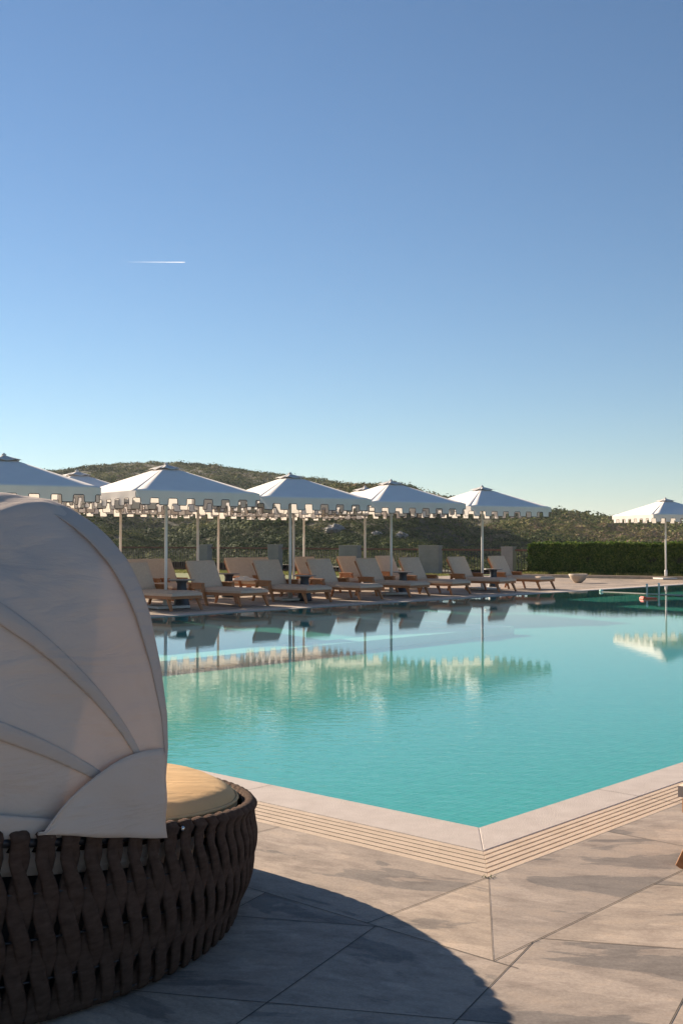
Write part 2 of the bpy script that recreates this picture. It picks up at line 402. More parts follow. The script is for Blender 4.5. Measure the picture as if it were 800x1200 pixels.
for i in range(14):
    joints.append((w2(ku,kv+1.45+1.6*i), w2(k2u,kv+1.45+1.6*i))); joints.append((w2(ku+1.15+1.6*i,kv), w2(ku+1.15+1.6*i,k2v)))
# band tiles left (along V) and right (along U)
vj = [k3v, k2v]+[k2v+.02+1.22*i for i in range(1, 18)]
for i, v0 in enumerate(vj[:-1]):
    v1 = vj[i+1]
    if i == 0: poly = [w2(k3u,k3v), w2(k2u,k2v), w2(k3u,k2v)]
    else: poly = [w2(k3u,v0), w2(k2u,v0), w2(k2u,v1), w2(k3u,v1)]
    tiles.append((poly, (.55+.1*random.random(), random.random(), random.random())))
    if i > 0: joints.append((w2(k3u,v0), w2(k2u,v0)))
uj = [k2u]+[k2u+1.0+1.22*i for i in range(0, 30)]
for i, u0 in enumerate(uj[:-1]):
    u1 = uj[i+1]
    if i == 0: poly = [w2(k3u,k3v), w2(u1,k3v), w2(u1,k2v), w2(k2u,k2v)]
    else: poly = [w2(u0,k3v), w2(u1,k3v), w2(u1,k2v), w2(u0,k2v)]; joints.append((w2(u0,k3v), w2(u0,k2v)))
    tiles.append((poly, (.5*random.random(), random.random(), random.random())))
# far deck, right deck
def rect_tiles(u0, u1, v0, v1, su, sv):
    nu = int((u1-u0)/su)+1; nv = int((v1-v0)/sv)+1
    for i in range(nu):
        for j in range(nv):
            a, b = u0+i*su, min(u0+(i+1)*su, u1); c, d = v0+j*sv, min(v0+(j+1)*sv, v1)
            if b-a < .01 or d-c < .01: continue
            tiles.append(([w2(a,c),w2(b,c),w2(b,d),w2(a,d)], (random.random(), random.random(), random.random())))
    for i in range(nu): joints.append((w2(u0+i*su,v0), w2(u0+i*su,v1)))
    for j in range(nv): joints.append((w2(u0,v0+j*sv), w2(u1,v0+j*sv)))
rect_tiles(ku, uend+.35, vf+.765, vf+11.5, 1.2, .6)
rect_tiles(uend+.35, uend+12, kv, vf+11.5, 1.2, .6)
me = bpy.data.meshes.new('pool_deck'); vs = []; fs = []; cols = []
for poly, rnd in tiles:
    n0 = len(vs); vs += [(x, y, 0.0) for x, y in poly]; f = tuple(range(n0, n0+len(poly)))
    fs.append(f); cols += [rnd]*len(poly)
me.from_pydata(vs, [], fs)
# orient up
import bmesh
bm = bmesh.new(); bm.from_mesh(me)
for f in bm.faces:
    if f.normal.z < 0: f.normal_flip()
bm.to_mesh(me); bm.free()
ca = me.color_attributes.new('tile', 'FLOAT_COLOR', 'CORNER'); vcol = np.zeros((len(me.loops), 4), np.float32)
vi = np.zeros(len(me.loops), np.int32); me.loops.foreach_get('vertex_index', vi)
vcol[:, :3] = np.array(cols, np.float32)[vi]; vcol[:, 3] = 1
ca.data.foreach_set('color', vcol.ravel()); me.materials.append(M['slate'])
o = bpy.data.objects.new('pool_deck', me); COL.objects.link(o); tag(o, kind='structure')
mb = MB()
for p, q in joints:
    d = Vector((q[0]-p[0], q[1]-p[1], 0))
    if d.length < .01: continue
    dist = math.hypot((p[0]+q[0])/2, (p[1]+q[1])/2)
    nrm = Vector((-d.y, d.x, 0)).normalized()*(.0009 if abs(d.length-math.hypot(k3u-k2u,k3v-k2v)) < .002 else .0017)
    a = Vector((*p, .002)); b = Vector((*q, .002))
    mb.add([a-nrm, b-nrm, b+nrm, a+nrm], [(0,1,2,3)])
# stagger heights a hair so that crossing joints never share a plane
for i in range(0, len(mb.v), 4):
    for k in range(4):
        x, y, z = mb.v[i+k]; mb.v[i+k] = (x, y, .0012+.000002*(i//4 % 900))
tag(mb.build('deck_joints', M['joint']), kind='structure')

# weeds in the corner joint
mb = MB()
cc = G(571.9,1028.5)
for c, nn, sp in ((cc, 9, .014),):
    for i in range(nn):
        b = c+Vector((random.gauss(0,sp), random.gauss(0,.006), .001)); h = random.uniform(.006,.018)
        t = b+Vector((random.gauss(0,.012), random.gauss(0,.012), h)); s_ = Vector((.0022,.001,0))
        mb.add([b-s_, b+s_, t], [(0,1,2)])
o = mb.build('joint_weed', M['hedge']); tag(o, 'tiny green weeds growing in the paving joint at the pool corner', 'weed')

# ------------------------------------------------------------------ umbrellas
TT = 3.02; EZ = 2.41; HS = 1.43
def make_umbrella():
    root = empty('pool_umbrella')
    m = MB()
    # canopy: four faces, each a grid with a little sag
    for k in range(4):
        a0 = k*math.pi/2-math.pi/4; a1 = a0+math.pi/2; c0 = Vector((math.cos(a0),math.sin(a0),0))*HS*math.sqrt(2); c1 = Vector((math.cos(a1),math.sin(a1),0))*HS*math.sqrt(2)
        P = []
        for i in range(13):
            t = .08+.92*i/12; row = []
            for j in range(13):
                s_ = j/12; p = (c0*(1-s_)+c1*s_)*t
                edge = math.sin(math.pi*s_)
                z = TT-(TT-EZ)*t - .006*math.sin(math.pi*t)*edge
                q = p*(1-.012*edge*t); row.append(Vector((q.x, q.y, z)))
            P.append(row)
        m.grid(P)
    can = m.build('canopy', M['canopy'], root, solid=.003)
    # valance: crenellated
    m = MB(); tr = MB(); nt_ = 7
    for k in range(4):
        a0 = k*math.pi/2-math.pi/4; a1 = a0+math.pi/2; c0 = Vector((math.cos(a0),math.sin(a0),0))*HS*math.sqrt(2); c1 = Vector((math.cos(a1),math.sin(a1),0))*HS*math.sqrt(2)
        nrm = ((c0+c1)/2).normalized()
        def pt(s_, dz):
            e = math.sin(math.pi*s_); p = (c0*(1-s_)+c1*s_)*(1-.012*e)
            wob = .012*math.sin(s_*23+k*2)*(dz/.24)
            p = p+nrm*(.004+wob); return Vector((p.x, p.y, EZ-dz))
        # profile of s boundaries: period 1/nt_
        path = []
        per = 1/(nt_+.0)
        for i in range(nt_):
            s0 = (i+.0)*per
            # half gap, tooth, half gap ; gap trapezoid narrower at top
            ga = per*.235; gb = per*.29
            pts = [(s0, .135), (s0+ga*.85, .135), (s0+ga, .147), (s0+gb*.86, .258), (s0+gb*.98, .270), (s0+per-gb*.98, .270), (s0+per-gb*.86, .258), (s0+per-ga, .147), (s0+per-ga*.85, .135), (s0+per, .135)]
            if i: pts = pts[1:]
            path += pts
        # strip quads: for each consecutive pair column from top to path
        vs = []; fs = []
        for s_, dz in path: vs += [pt(s_, 0), pt(s_, .10), pt(s_, dz)]
        # faces via columns; vertical tooth sides fine
        for i in range(len(path)-1):
            a = i*3; b = a+3
            fs += [(a, a+1, b+1, b), (a+1, a+2, b+2, b+1)]
        m.add(vs, fs, False)
        tr.tube([pt(s_, dz) for s_, dz in path], .007, 4)
    m.build('valance', M['valance'], root)
    tr.build('valance_piping', M['trim'], root)
    # vent cap, finial
    m = MB(); c = [Vector((math.cos(k*math.pi/2+math.pi/4),math.sin(k*math.pi/2+math.pi/4),0))*.38 for k in range(4)]
    tip = Vector((0,0,TT+.02)); 
    for k in range(4):
        P = []
        for i in range(5):
            t = i/4; row = []
            for j in range(7):
                s_ = j/6; p = (c[k]*(1-s_)+c[(k+1) % 4]*s_)*t; z = TT+.03-.10*t+.018*math.sin(s_*math.pi*3)*t
                row.append(Vector((p.x,p.y,z)))
            P.append(row)
        m.grid(P)
    m.build('vent_cap', M['vent'], root, solid=.004)
    m = MB(); m.lathe([(.03,TT+.01),(.045,TT+.03),(.045,TT+.05),(.02,TT+.065),(.005,TT+.08)], 12); m.build('finial', M['vent'], root)
    m = MB(); m.tube([(0,0,.05),(0,0,1.2),(0,0,2.2),(0,0,TT)], .034, 14); m.build('pole', M['pole'], root)
    m = MB(); m.lathe([(.034,2.62),(.06,2.64),(.06,2.72),(.034,2.74)], 12); m.build('hub', M['pole'], root)
    rb = MB(); L_ = HS*math.sqrt(2)*.985; rb.bar((.05,0,TT-.05), (L_,0,EZ+.005-.015), .02, .03, .016, .02)
    r0 = None
    for k in range(4):
        if r0 is None: r0 = rb.build('rib', M['pole'], root); r_ = r0
        else: r_ = r0.copy(); COL.objects.link(r_); r_.parent = root
        r_.rotation_euler = (0,0,k*math.pi/2+math.pi/4)
    rb = MB(); rb.bar((.05,0,TT-.06), (HS*.96,0,EZ+.0-.0), .02, .026, .016, .02)
    r0 = None
    for k in range(4):
        if r0 is None: r0 = rb.build('rib', M['pole'], root); r_ = r0
        else: r_ = r0.copy(); COL.objects.link(r_); r_.parent = root
        r_.rotation_euler = (0,0,k*math.pi/2)
    m = MB(); m.box(-.38,.38,-.38,.38,.012,.07); m.build('base_plate', M['plate'], root, bevel=.012)
    m = MB(); m.lathe([(.055,.07),(.055,.34),(.045,.36),(.036,.36)], 14); m.build('pole_sleeve', M['pole'], root)
    return root
umb0 = make_umbrella()
P0 = None
def tip_at(px, py): # ground position of an umbrella whose finial shows at px,py
    d = ray(px, py); t = (3.06-CH)/d.z; return Vector((d.x*t, d.y*t, 0))
P1 = tip_at(5,533)
fr = [((5,533),255),((195,544),262),((340,555),253),((458,563),253),((564.5,570),254),((779,584),242)]
labs = ['leftmost umbrella of the pool-side row, its canopy cut by the left edge',
        'pool-side umbrella just right of the daybed hood',
        'pool-side umbrella third from the left, standing where the poles crowd together',
        'pool-side umbrella fourth from the left, its pole between the two wide grey piers',
        'pool-side umbrella next to the left end of the hedge, last of the close row',
        'lone umbrella in front of the hedge at the right, far from the others']
first = True; umbs = []
U1 = None
def place_umb(loc, near_az, label, group):
    global first
    if first: o = umb0; first = False
    else: o = copy_tree(umb0)
    o.location = loc; o.rotation_euler = (0,0,R(near_az-225)); tag(o, label, 'umbrella', group); umbs.append(o); return o
fpos = []
for (p, az), lb in zip(fr, labs):
    q = tip_at(*p); fpos.append(q); place_umb(q, az, lb, 'white umbrellas along the pool')
base = fpos[0]; bu, bv = uv(fpos[1]); bv2 = bv
def row_pos(px, wv):            # on the line parallel to U at V = bv2+wv, seen at px
    r = (px-400)/F; v = bv2+wv
    # (u*Ux+v*Vx) = r*(u*Uy+v*Vy)
    u = v*(r*V.y-V.x)/(U.x-r*U.y); return W(u, v)
for px, wv, az, lb in ((90,3.35,256,'second-row umbrella whose small tip peeks above the canopy beside the daybed hood'),
                   (232,3.35,258,'second-row umbrella with its pole left of the second tan lounger back'),
                   (344,3.3,255,'second-row umbrella with its pole close beside the middle pool-side umbrella pole'),
                   (427.5,3.3,254,'second-row umbrella with its pole right of the wide grey pier, rightmost of the second row'),
                   (141.5,6.7,256,'third-row umbrella with its pole just right of the daybed hood'),
                   (256,6.7,257,'third-row umbrella with its pole beside the narrow grey pier'),
                   (356,6.7,255,'third-row umbrella, rightmost of the furthest row'),
                   (-60,3.4,256,'second-row umbrella mostly hidden behind the daybed hood, only its valance showing'),
                   (20,6.7,256,'third-row umbrella hidden behind the daybed hood, a strip of valance showing')):
    place_umb(row_pos(px, wv), az, lb, 'white umbrellas behind the pool-side row')

# ------------------------------------------------------------------ sun loungers (local x: 0 foot .. 1.95 head; y across)
LW = .39
def make_lounger(lit=False):
    root = empty('sun_lounger')
    m = MB()
    for s_ in (-1,1): m.box(.02,1.62,s_*LW-.025,s_*LW+.025,.235,.30)
    m.box(.02,.06,-LW+.026,LW-.026,.24,.297); m.box(1.58,1.615,-LW+.026,LW-.026,.24,.297)
    for i in range(12): x = .12+i*.12; m.box(x,x+.07,-LW+.026,LW-.026,.272,.292)
    m.build('frame', M['teak'], root, bevel=.004)
    for s_ in (-1,1):
        m = MB(); m.bar((.13,s_*LW,.24),(.01,s_*(LW+.015),0),.05,.085,.04,.05,up=Vector((0,1,0))); m.build('leg', M['teak'], root, bevel=.004)
    for s_ in (-1,1):
        m = MB(); y = s_*(LW+.052)
        m.bar((1.24,y,.46),(1.07,y,0),.045,.10,.04,.05,up=Vector((0,1,0)))
        m.build('leg', M['teak'], root, bevel=.004)
        m = MB(); m.box(1.19,1.72,y-.035,y+.035,.46,.50); m.box(1.24,1.70,y-.018,y+.018,.36,.459); m.build('armrest', M['teak'], root, bevel=.005)
        m = MB(); m.bar((1.62,y,.46),(1.80,y,0),.045,.09,.04,.05,up=Vector((0,1,0))); m.build('leg', M['teak'], root, bevel=.004)
    # backrest frame
    hx, hz, tx, tz = 1.50,.305,1.86,.93
    m = MB()
    for s_ in (-1,1): m.bar((hx+.03,s_*(LW-.03),hz-.02),(tx+.03,s_*(LW-.03),tz-.03),.04,.04,up=Vector((0,1,0)))
    for i in range(7):
        t = .08+i*.14; c = Vector((hx+.03+(tx-hx)*t,0,hz-.02+(tz-.01-hz)*t)); m.bar(c-Vector((0,LW-.05,0)),c+Vector((0,LW-.05,0)),.06,.018,up=Vector((tx-hx,0,tz-hz)).normalized().cross(Vector((0,1,0))))
    m.build('backrest_frame', M['teak'], root)
    # cushions
    def cushion(name, p, q, th, wd):
        p = Vector(p); q = Vector(q); d = (q-p); Ln = d.length; d.normalize(); nrm = Vector((0,1,0)).cross(d)*-1
        if nrm.z < 0: nrm = -nrm
        a = MB(); nx, ny = 18, 10; top = []; bot = []
        for i in range(nx+1):
            x = i/nx; r1 = []; r2 = []
            for j in range(ny+1):
                y = -1+2*j/ny
                ex = min(x, 1-x)*Ln; ey = (1-abs(y))*wd
                e = min(1, ex/.05)*min(1, ey/.05); puff = th*(.5+.5*math.sqrt(max(0, 1-(1-min(1,ex/.05))**2))*math.sqrt(max(0,1-(1-min(1,ey/.05))**2)))
                nz = noise.noise(Vector((x*5, y*3, Ln*7)))*.008
                b = p+d*(x*Ln)+Vector((0,y*wd,0)); r1.append(b+nrm*(puff+nz*e)); r2.append(b)
            top.append(r1); bot.append(r2)
        a.grid(top); a.grid([r[::-1] for r in bot])
        side = [top[0], bot[0]]; a.grid(side); a.grid([bot[-1], top[-1]])
        a.grid([[r[0] for r in bot],[r[0] for r in top]]); a.grid([[r[-1] for r in top],[r[-1] for r in bot]])
        o_ = a.build(name, M['cush'], root); return o_
    cushion('seat_cushion', (.0,0,.301), (1.50,0,.301), .095, LW+.02)
    cushion('back_cushion', (1.525,0,.33), (1.86,0,.96), .095, LW+.02)
    return root
loung0 = make_lounger(); lfirst = True
# local +x runs along V (head away from the water) for the far rows
LROT = math.atan2(V.y, V.x)
def place_lounger(loc, label, group, rz=LROT):
    global lfirst
    if lfirst: o = loung0; lfirst = False
    else: o = copy_tree(loung0)
    o.location = loc; o.rotation_euler = (0,0,rz); tag(o, label, 'sun lounger', group); return o
# far-right foot corner (y=-LW side is at +U) pixel positions
feet = [(237,716),(314,712.5),(388,707),(447,703),(505,699),(551,696),(605,693),(650.5,690.5)]
fo = np.mean([uv(G(*p))[1] for p in feet[3:]])
print('foot v', fo, 'edge', vf)
flabs = ['pool-side lounger half hidden by the daybed hood, leftmost of the front row',
 'pool-side lounger second from the left, its cushion beside the leftmost dark pedestal table',
 'pool-side lounger third from the left, just left of the crowded umbrella poles',
 'pool-side lounger fourth from the left, right of the crowded umbrella poles',
 'pool-side lounger whose backrest stands behind the fourth umbrella pole of the front row',
 'pool-side lounger in front of the rightmost wide grey pier',
 'pool-side lounger second from the hedge, left of the last close umbrella pole',
 'pool-side lounger nearest the hedge, rightmost of the front row']
for (px, py), lb in zip(feet, flabs):
    r = (px-400)/F; v = fo; u = v*(r*V.y-V.x)/(U.x-r*U.y)
    place_lounger(W(u-LW, v+random.uniform(-.05,.05)), lb, 'sun loungers in the front row', LROT+random.uniform(-.025,.025))
# second row, by the px of the right top corner of the backrest
for px, lb in ((177,'second-row lounger, leftmost of its row, partly behind the daybed hood'),(198,'second-row lounger with backrest behind the leftmost pool-side lounger'),
               (288,'second-row lounger carrying a crumpled white towel, left of the crowded poles'),(312,'second-row lounger, mostly hidden by the third pool-side lounger'),
               (366,'second-row lounger hidden behind the fourth pool-side lounger'),
               (415,'second-row lounger with tan back below the wide grey pier'),(458,'second-row lounger behind the fourth umbrella pole, rightmost of its row')):
    r = (px-400)/F; v = fo+3.1+1.86; u = v*(r*V.y-V.x)/(U.x-r*U.y)
    place_lounger(W(u-LW, fo+3.1), lb, 'sun loungers in the second row')
# towel on the second-row lounger
r = (285-400)/F; v = fo+3.1+.9; u = v*(r*V.y-V.x)/(U.x-r*U.y)
mb = MB(); P = []
for i in range(22):
    row = []
    for j in range(16):
        x = (i/21-.5)*.62; y = (j/15-.5)*.42; z = .012+.10*abs(noise.noise(Vector((x*6,y*7,3))))+.05*max(0,1-(abs(x)/.31)**3)*max(0,1-(abs(y)/.21)**3)
        if i in (0,21) or j in (0,15): z = 0
        row.append(Vector((x+.03*noise.noise(Vector((y*9,1,2))), y+.03*noise.noise(Vector((x*9,5,2))), z)))
    P.append(row)
mb.grid(P); o = mb.build('towel', M['towel']); o.location = W(u, v, .402); o.rotation_euler = (0,0,LROT+.3)
tag(o, 'crumpled white towel lying on a second-row lounger', 'towel')

# near lounger at the right edge: foot towards the pool
ll = G(797.5, 1016); nrz = math.atan2(V.y, V.x)+math.pi
# local foot leg at (.01, +-LW): choose the -U side leg (local y=+LW after the turn)
off = Matrix.Rotation(nrz, 3, 'Z') @ Vector((.01, (LW+.015), 0))
cand = [Matrix.Rotation(nrz, 3, 'Z') @ Vector((.01, s_*(LW+.015), 0)) for s_ in (-1,1)]
off = min(cand, key=lambda c: c.x)
place_lounger(ll-off+Vector((.0,0,0)), 'lounger at the right edge, only its foot corner showing on the near slate', None, nrz)

# ------------------------------------------------------------------ side tables
def make_table():
    root = empty('side_table')
    m = MB(); m.lathe([(.17,0),(.185,.02),(.175,.06),(.135,.25),(.105,.42),(.10,.52),(.13,.575),(.13,.585)], 28); m.build('pedestal', M['table'], root)
    m = MB(); m.lathe([(.0,.586),(.27,.586),(.28,.592),(.28,.606),(.27,.612),(.0,.612)], 36); m.build('table_top', M['tabletop'], root)
    return root
tb0 = make_table(); tf = True
for px, py, lb in ((213,712.5,'leftmost dark pedestal table, beside the umbrella just right of the daybed'),
                   (357,704,'dark pedestal table right of the crowded umbrella poles'),
                   (472,696.5,'dark pedestal table in front of the fourth pool-side umbrella'),
                   (577.5,690.5,'dark pedestal table nearest the hedge, beside the last close umbrella'),
                   (268,700,'second-row dark pedestal table behind the gap between the second and third lounger backs')):
    if tf: o = tb0; tf = False
    else: o = copy_tree(tb0)
    o.location = G(px, py); tag(o, lb, 'side table', 'dark side tables between loungers')

# ------------------------------------------------------------------ daybed
C = Vector((-1.62, 4.26, 0)); OA = R(56)
day = empty('round_daybed', C, OA)
tag(day, 'round woven daybed with taupe folding hood and tan cushion on the slate', 'daybed')
TILT = .13; RZ = .49
def rimz(x): return RZ-TILT*x
def wallR(t):     # t 0 bottom .. 1 top
    return 1.215+.07*math.sin(math.pi*min(1, t*1.15)*.62)
m = MB(); NS = 106
for k in range(NS):
    a = 2*math.pi*k/NS
    zr = rimz(1.27*math.cos(a)); z0 = .015
    jit = random.uniform(-.15,.15); jw = random.uniform(.93,1.06)
    for s_ in (0, 1):
        pts = []; frm = []; rad = []
        n_ = 30
        nturn = zr/.17
        for i in range(n_+1):
            t = i/n_; z = z0+(zr-.01-z0)*t
            ph = math.pi*(nturn*(1-t))+s_*math.pi+jit+.5*math.pi*0
            tang = .0165*math.cos(ph)*(-1); rad_ = .0090*math.sin(ph)
            if t > .93: tang *= (1-t)/.07*.6+.4
            rr = wallR(t)+rad_; aa = a+tang/1.27
            pts.append(Vector((rr*math.cos(aa), rr*math.sin(aa), z))); frm.append(Vector((math.cos(a), math.sin(a), 0)))
        rt = wallR(1)
        if s_ == 0 or True:
            aa = a+(.016 if s_ else -.016)/1.27*.55
            for (dr, dz) in ((.012,.012),(.0,.024),(-.014,.027),(-.030,.012),(-.034,-.03)):
                pts.append(Vector(((rt+dr)*math.cos(aa), (rt+dr)*math.sin(aa), zr+dz))); frm.append(Vector((math.cos(a), math.sin(a), 0)) if dz < .02 and dr > -.03 else Vector((math.cos(a)*.3, math.sin(a)*.3, 1)).normalized())
        nn = len(pts)
        
        slim = .78 if math.cos(a) < .25 else 1.0
        rads = [.0265*jw*(1-(1-slim)*min(1,max(0,(ii/n_-.72)/.15))) for ii in range(nn)]
        m.tube(pts, rads, 8, rb=.0095, frame=frm)
m.build('woven_body', M['strap'], day)
m = MB(); m.tube([((wallR(1)-.018)*math.cos(t), (wallR(1)-.018)*math.sin(t), rimz(1.27*math.cos(t))-.002) for t in [2*math.pi*i/96 for i in range(96)]], .015, 8, closed=True)
m.build('rim_tube', M['metal'], day)
m = MB()
for zf in (.06,.27,.5,.74):
    m.tube([((wallR(zf)-.001)*math.cos(t), (wallR(zf)-.001)*math.sin(t), rimz(1.27*math.cos(t))*zf) for t in [2*math.pi*i/96 for i in range(96)]], .004, 6, closed=True)
m.build('support_rods', M['metal'], day)
m = MB()   # dark liner under the cushion
P = [[Vector((1.165*math.cos(t), 1.165*math.sin(t), .01+(rimz(1.165*math.cos(t))-.11)*q)) for t in [2*math.pi*i/64 for i in range(65)]] for q in (0,.5,1)]
m.grid(P); m.build('base_panel', M['bars'], day, solid=.01)
m = MB()
ts_ = [R(78)+R(204)*i/60 for i in range(61)]
m.grid([[Vector((1.245*math.cos(t), 1.245*math.sin(t), rimz(1.245*math.cos(t))-dz)) for t in ts_] for dz in (.10,.06,.012)])
m.build('hood_skirt', M['hood'], day, solid=.004)
# cushion
m = MB(); prof = [(1.0,-.10),(1.18,-.09),(1.222,-.05),(1.225,0),(1.205,.035),(1.15,.055),(1.0,.064),(.75,.068),(.5,.072),(.25,.075),(.02,.076)]
P = []
for (r_, z) in prof:
    row = []
    for i in range(97):
        t = 2*math.pi*i/96; x, y = r_*math.cos(t), r_*math.sin(t)
        wz = .012*noise.noise(Vector((x*2.2, y*2.2, 1)))+(.010*noise.noise(Vector((x*7, y*3, 4))) if z > .03 else 0)
        row.append(Vector((x*(1-.008*noise.noise(Vector((t*3 if i<96 else 0,0,1)))*0), y, rimz(x)+z+.018+wz*(1 if z > 0 else .3))))
    P.append(row)
m.grid(P[::1]); m.build('cushion', M['daycush'], day)
m = MB(); m.tube([(1.223*math.cos(t), 1.223*math.sin(t), rimz(1.223*math.cos(t))+.030) for t in [2*math.pi*i/96 for i in range(96)]], .007, 6, closed=True)
m.build('cushion_piping', M['daycush'], day)
# hood
RP = [(1.25,0.0),(1.285,.12),(1.30,.26),(1.295,.37),(1.266,.52),(1.218,.68),(1.181,.76),(1.125,.843),(1.047,.915),(.969,.966),(.853,1.018),(.763,1.046),(.634,1.062),(.5,1.068),(.25,1.072),(0,1.074)]
RP = RP+[(-a, b) for a, b in RP[-2::-1]]
cum = [0]
for i in range(1, len(RP)): cum.append(cum[-1]+math.hypot(RP[i][0]-RP[i-1][0], RP[i][1]-RP[i-1][1]))
def rimprof(s_):
    d = s_*cum[-1]
    for i in range(1, len(RP)):
        if d <= cum[i]+1e-9:
            q = (d-cum[i-1])/(cum[i]-cum[i-1]); return RP[i-1][0]*(1-q)+RP[i][0]*q, RP[i-1][1]*(1-q)+RP[i][1]*q
    return RP[-1]
def hood_pt(th, s_, push=0.0, wr=True):    # th degrees 0 (back rim) .. 90 (front rim); s_ 0 near pivot .. 1 far pivot
    t1, r1 = rimprof(s_); ang = math.pi*s_
    t0, r0 = 1.25*math.cos(ang), 1.25*math.sin(ang)
    wgt = (th/90)**.8; t = t0*(1-wgt)+t1*wgt; r_ = r0*(1-wgt)+r1*wgt
    r_ += push; 
    if abs(t) > .05: t += push*.6*(1 if t > 0 else -1)
    bend = 22*math.sin(math.pi*min(1, th/90))*max(0, 1-r_/1.1)**1.6
    e = R(7.4+(90-7.4)*(th/90)+bend*(th/90 < .99))
    p = Vector((-r_*math.cos(e), -t, RZ+r_*math.sin(e)))
    return p
RIBS = [0, 26, 51, 90]
def sag(th):
    for a, b in zip(RIBS[:-1], RIBS[1:]):
        if a <= th <= b: return math.sin(math.pi*(th-a)/(b-a))
    return 0
m = MB(); P = []
ths = [i*1.5 for i in range(61)]
for th in ths:
    row = []
    for j in range(241):
        s_ = j/240; e = min(1, 6*min(s_, 1-s_)); g_ = sag(th)
        wn = noise.noise(Vector((th*.05, s_*3.1, 2)))*.012+noise.noise(Vector((th*.11+s_*5, s_*4, 7)))*.008
        topw = max(0, 1-abs(s_-.5)/.33)                      # top: loose folds running with the ribs
        fold = .020*topw*math.sin(th*.55+3*noise.noise(Vector((th*.05, s_*4, 9))))+.014*topw*noise.noise(Vector((th*.16, s_*3, 5)))
        tt_ = rimprof(s_)[0]; tm = min(1,max(0,(.98-abs(tt_))/.16))*min(1,th/30)
        fold += 0
        wn += .004*tm*math.sin(tt_*38+th*.03+2.5*noise.noise(Vector((th*.035, tt_*2, 12))))*(1 if g_ > .3 else g_/.3)
        row.append(hood_pt(th, s_, e*((-.024*(1-tm)+.016*tm)*g_+wn*min(1,g_*2.2)+fold*min(1,g_*1.6))))
    P.append(row)
m.grid(P); m.build('hood_fabric', M['hood'], day, solid=.004)
# front cuff: thicker band along the rim
def band(th0, th1, push, name, s0=.0, s1=1.0, th_=.004, bulge=.006):
    m = MB(); P = []
    for i in range(7):
        th = th0+(th1-th0)*i/6; row = []
        for j in range(121):
            s_ = s0+(s1-s0)*j/120
            row.append(hood_pt(th, s_, push+.004*noise.noise(Vector((th*.3, s_*14, 3)))+(bulge*math.sin(math.pi*i/6))))
        P.append(row)
    m.grid(P); return m.build(name, M['hoodband'], day, solid=th_)
band(84, 90, .0035, 'front_cuff', bulge=.0)
band(49.5, 54, .004, 'rib_sleeve', bulge=.004); band(24.5, 28.8, .004, 'rib_sleeve', bulge=.004)
band(0, 7, .012, 'bottom_cuff')
m = MB(); m.tube([hood_pt(88, j/80, -.022) for j in range(81)], .012, 8); m.build('hood_rim', M['metal'], day)
# corner flap
for sgn in (1, -1):
    m = MB(); P = []
    for i in range(23):
        q = i/22; row = []
        fi = .3+q*19.8       # degrees back from the pivot
        top = .265*(1-q)**1.25+.0
        top = .268*(1-q**2.2)**.9; low = .035*q
        for j in range(13):
            s_ = j/12; h = -.008+low+max(.004,top-low+.008)*s_
            rr = 1.308-.07*h*0+.010*noise.noise(Vector((q*4, s_*3, 6)))*1.0
            lean = -.10*h - .03*math.sin(math.pi*s_)*0
            x = -rr*math.sin(R(fi)); y = -(rr+lean*.4)*math.cos(R(fi))
            row.append(Vector((x, y*sgn, rimz(x)+h+.006*noise.noise(Vector((q*3,0,8))))))
        P.append(row if sgn == 1 else row[::-1])
    m.grid(P); m.build('corner_flap', M['hood'], day, solid=.005)
m = MB(); m.lathe([(.0,0),(.008,.0),(.009,.004),(.006,.008),(0,.009)], 14)
b = m.build('hood_clip', M['steel'], day); b.location = (.085,-1.285,rimz(.085)+.01); b.rotation_euler = (R(90),0,R(6))

# ------------------------------------------------------------------ beyond the deck: lawn, piers, railing, hedge
def leaf_cloud(name, pts, nrm_bias, size, mtl, tint, parent=None, elong=1.6):
    """pts Nx3, tint N; each a small quad in random direction"""
    n = len(pts); d = rng.normal(size=(n,3))
    if nrm_bias is not None: d = d*.8+nrm_bias
    d /= np.linalg.norm(d, axis=1)[:,None]
    a = np.cross(d, rng.normal(size=(n,3))); a /= np.linalg.norm(a, axis=1)[:,None]; b = np.cross(d, a)
    s_ = (size if np.ndim(size) else np.full(n, size))[:,None]*rng.uniform(.7,1.3,(n,1))
    v = np.stack([pts-a*s_*elong, pts-b*s_, pts+a*s_*elong, pts+b*s_], 1).reshape(-1,3).astype(np.float32)
    me = bpy.data.meshes.new(name); me.vertices.add(4*n); me.vertices.foreach_set('co', v.ravel())
    me.loops.add(4*n); me.loops.foreach_set('vertex_index', np.arange(4*n, dtype=np.int32))
    me.polygons.add(n); me.polygons.foreach_set('loop_start', np.arange(0,4*n,4, dtype=np.int32)); me.polygons.foreach_set('loop_total', np.full(n,4,dtype=np.int32))
    me.update(calc_edges=True)
    at = me.attributes.new('tint', 'FLOAT', 'FACE'); at.data.foreach_set('value', tint.astype(np.float32))
    me.materials.append(mtl)
    o = bpy.data.objects.new(name, me); COL.objects.link(o)
    if parent: o.parent = parent
    return o

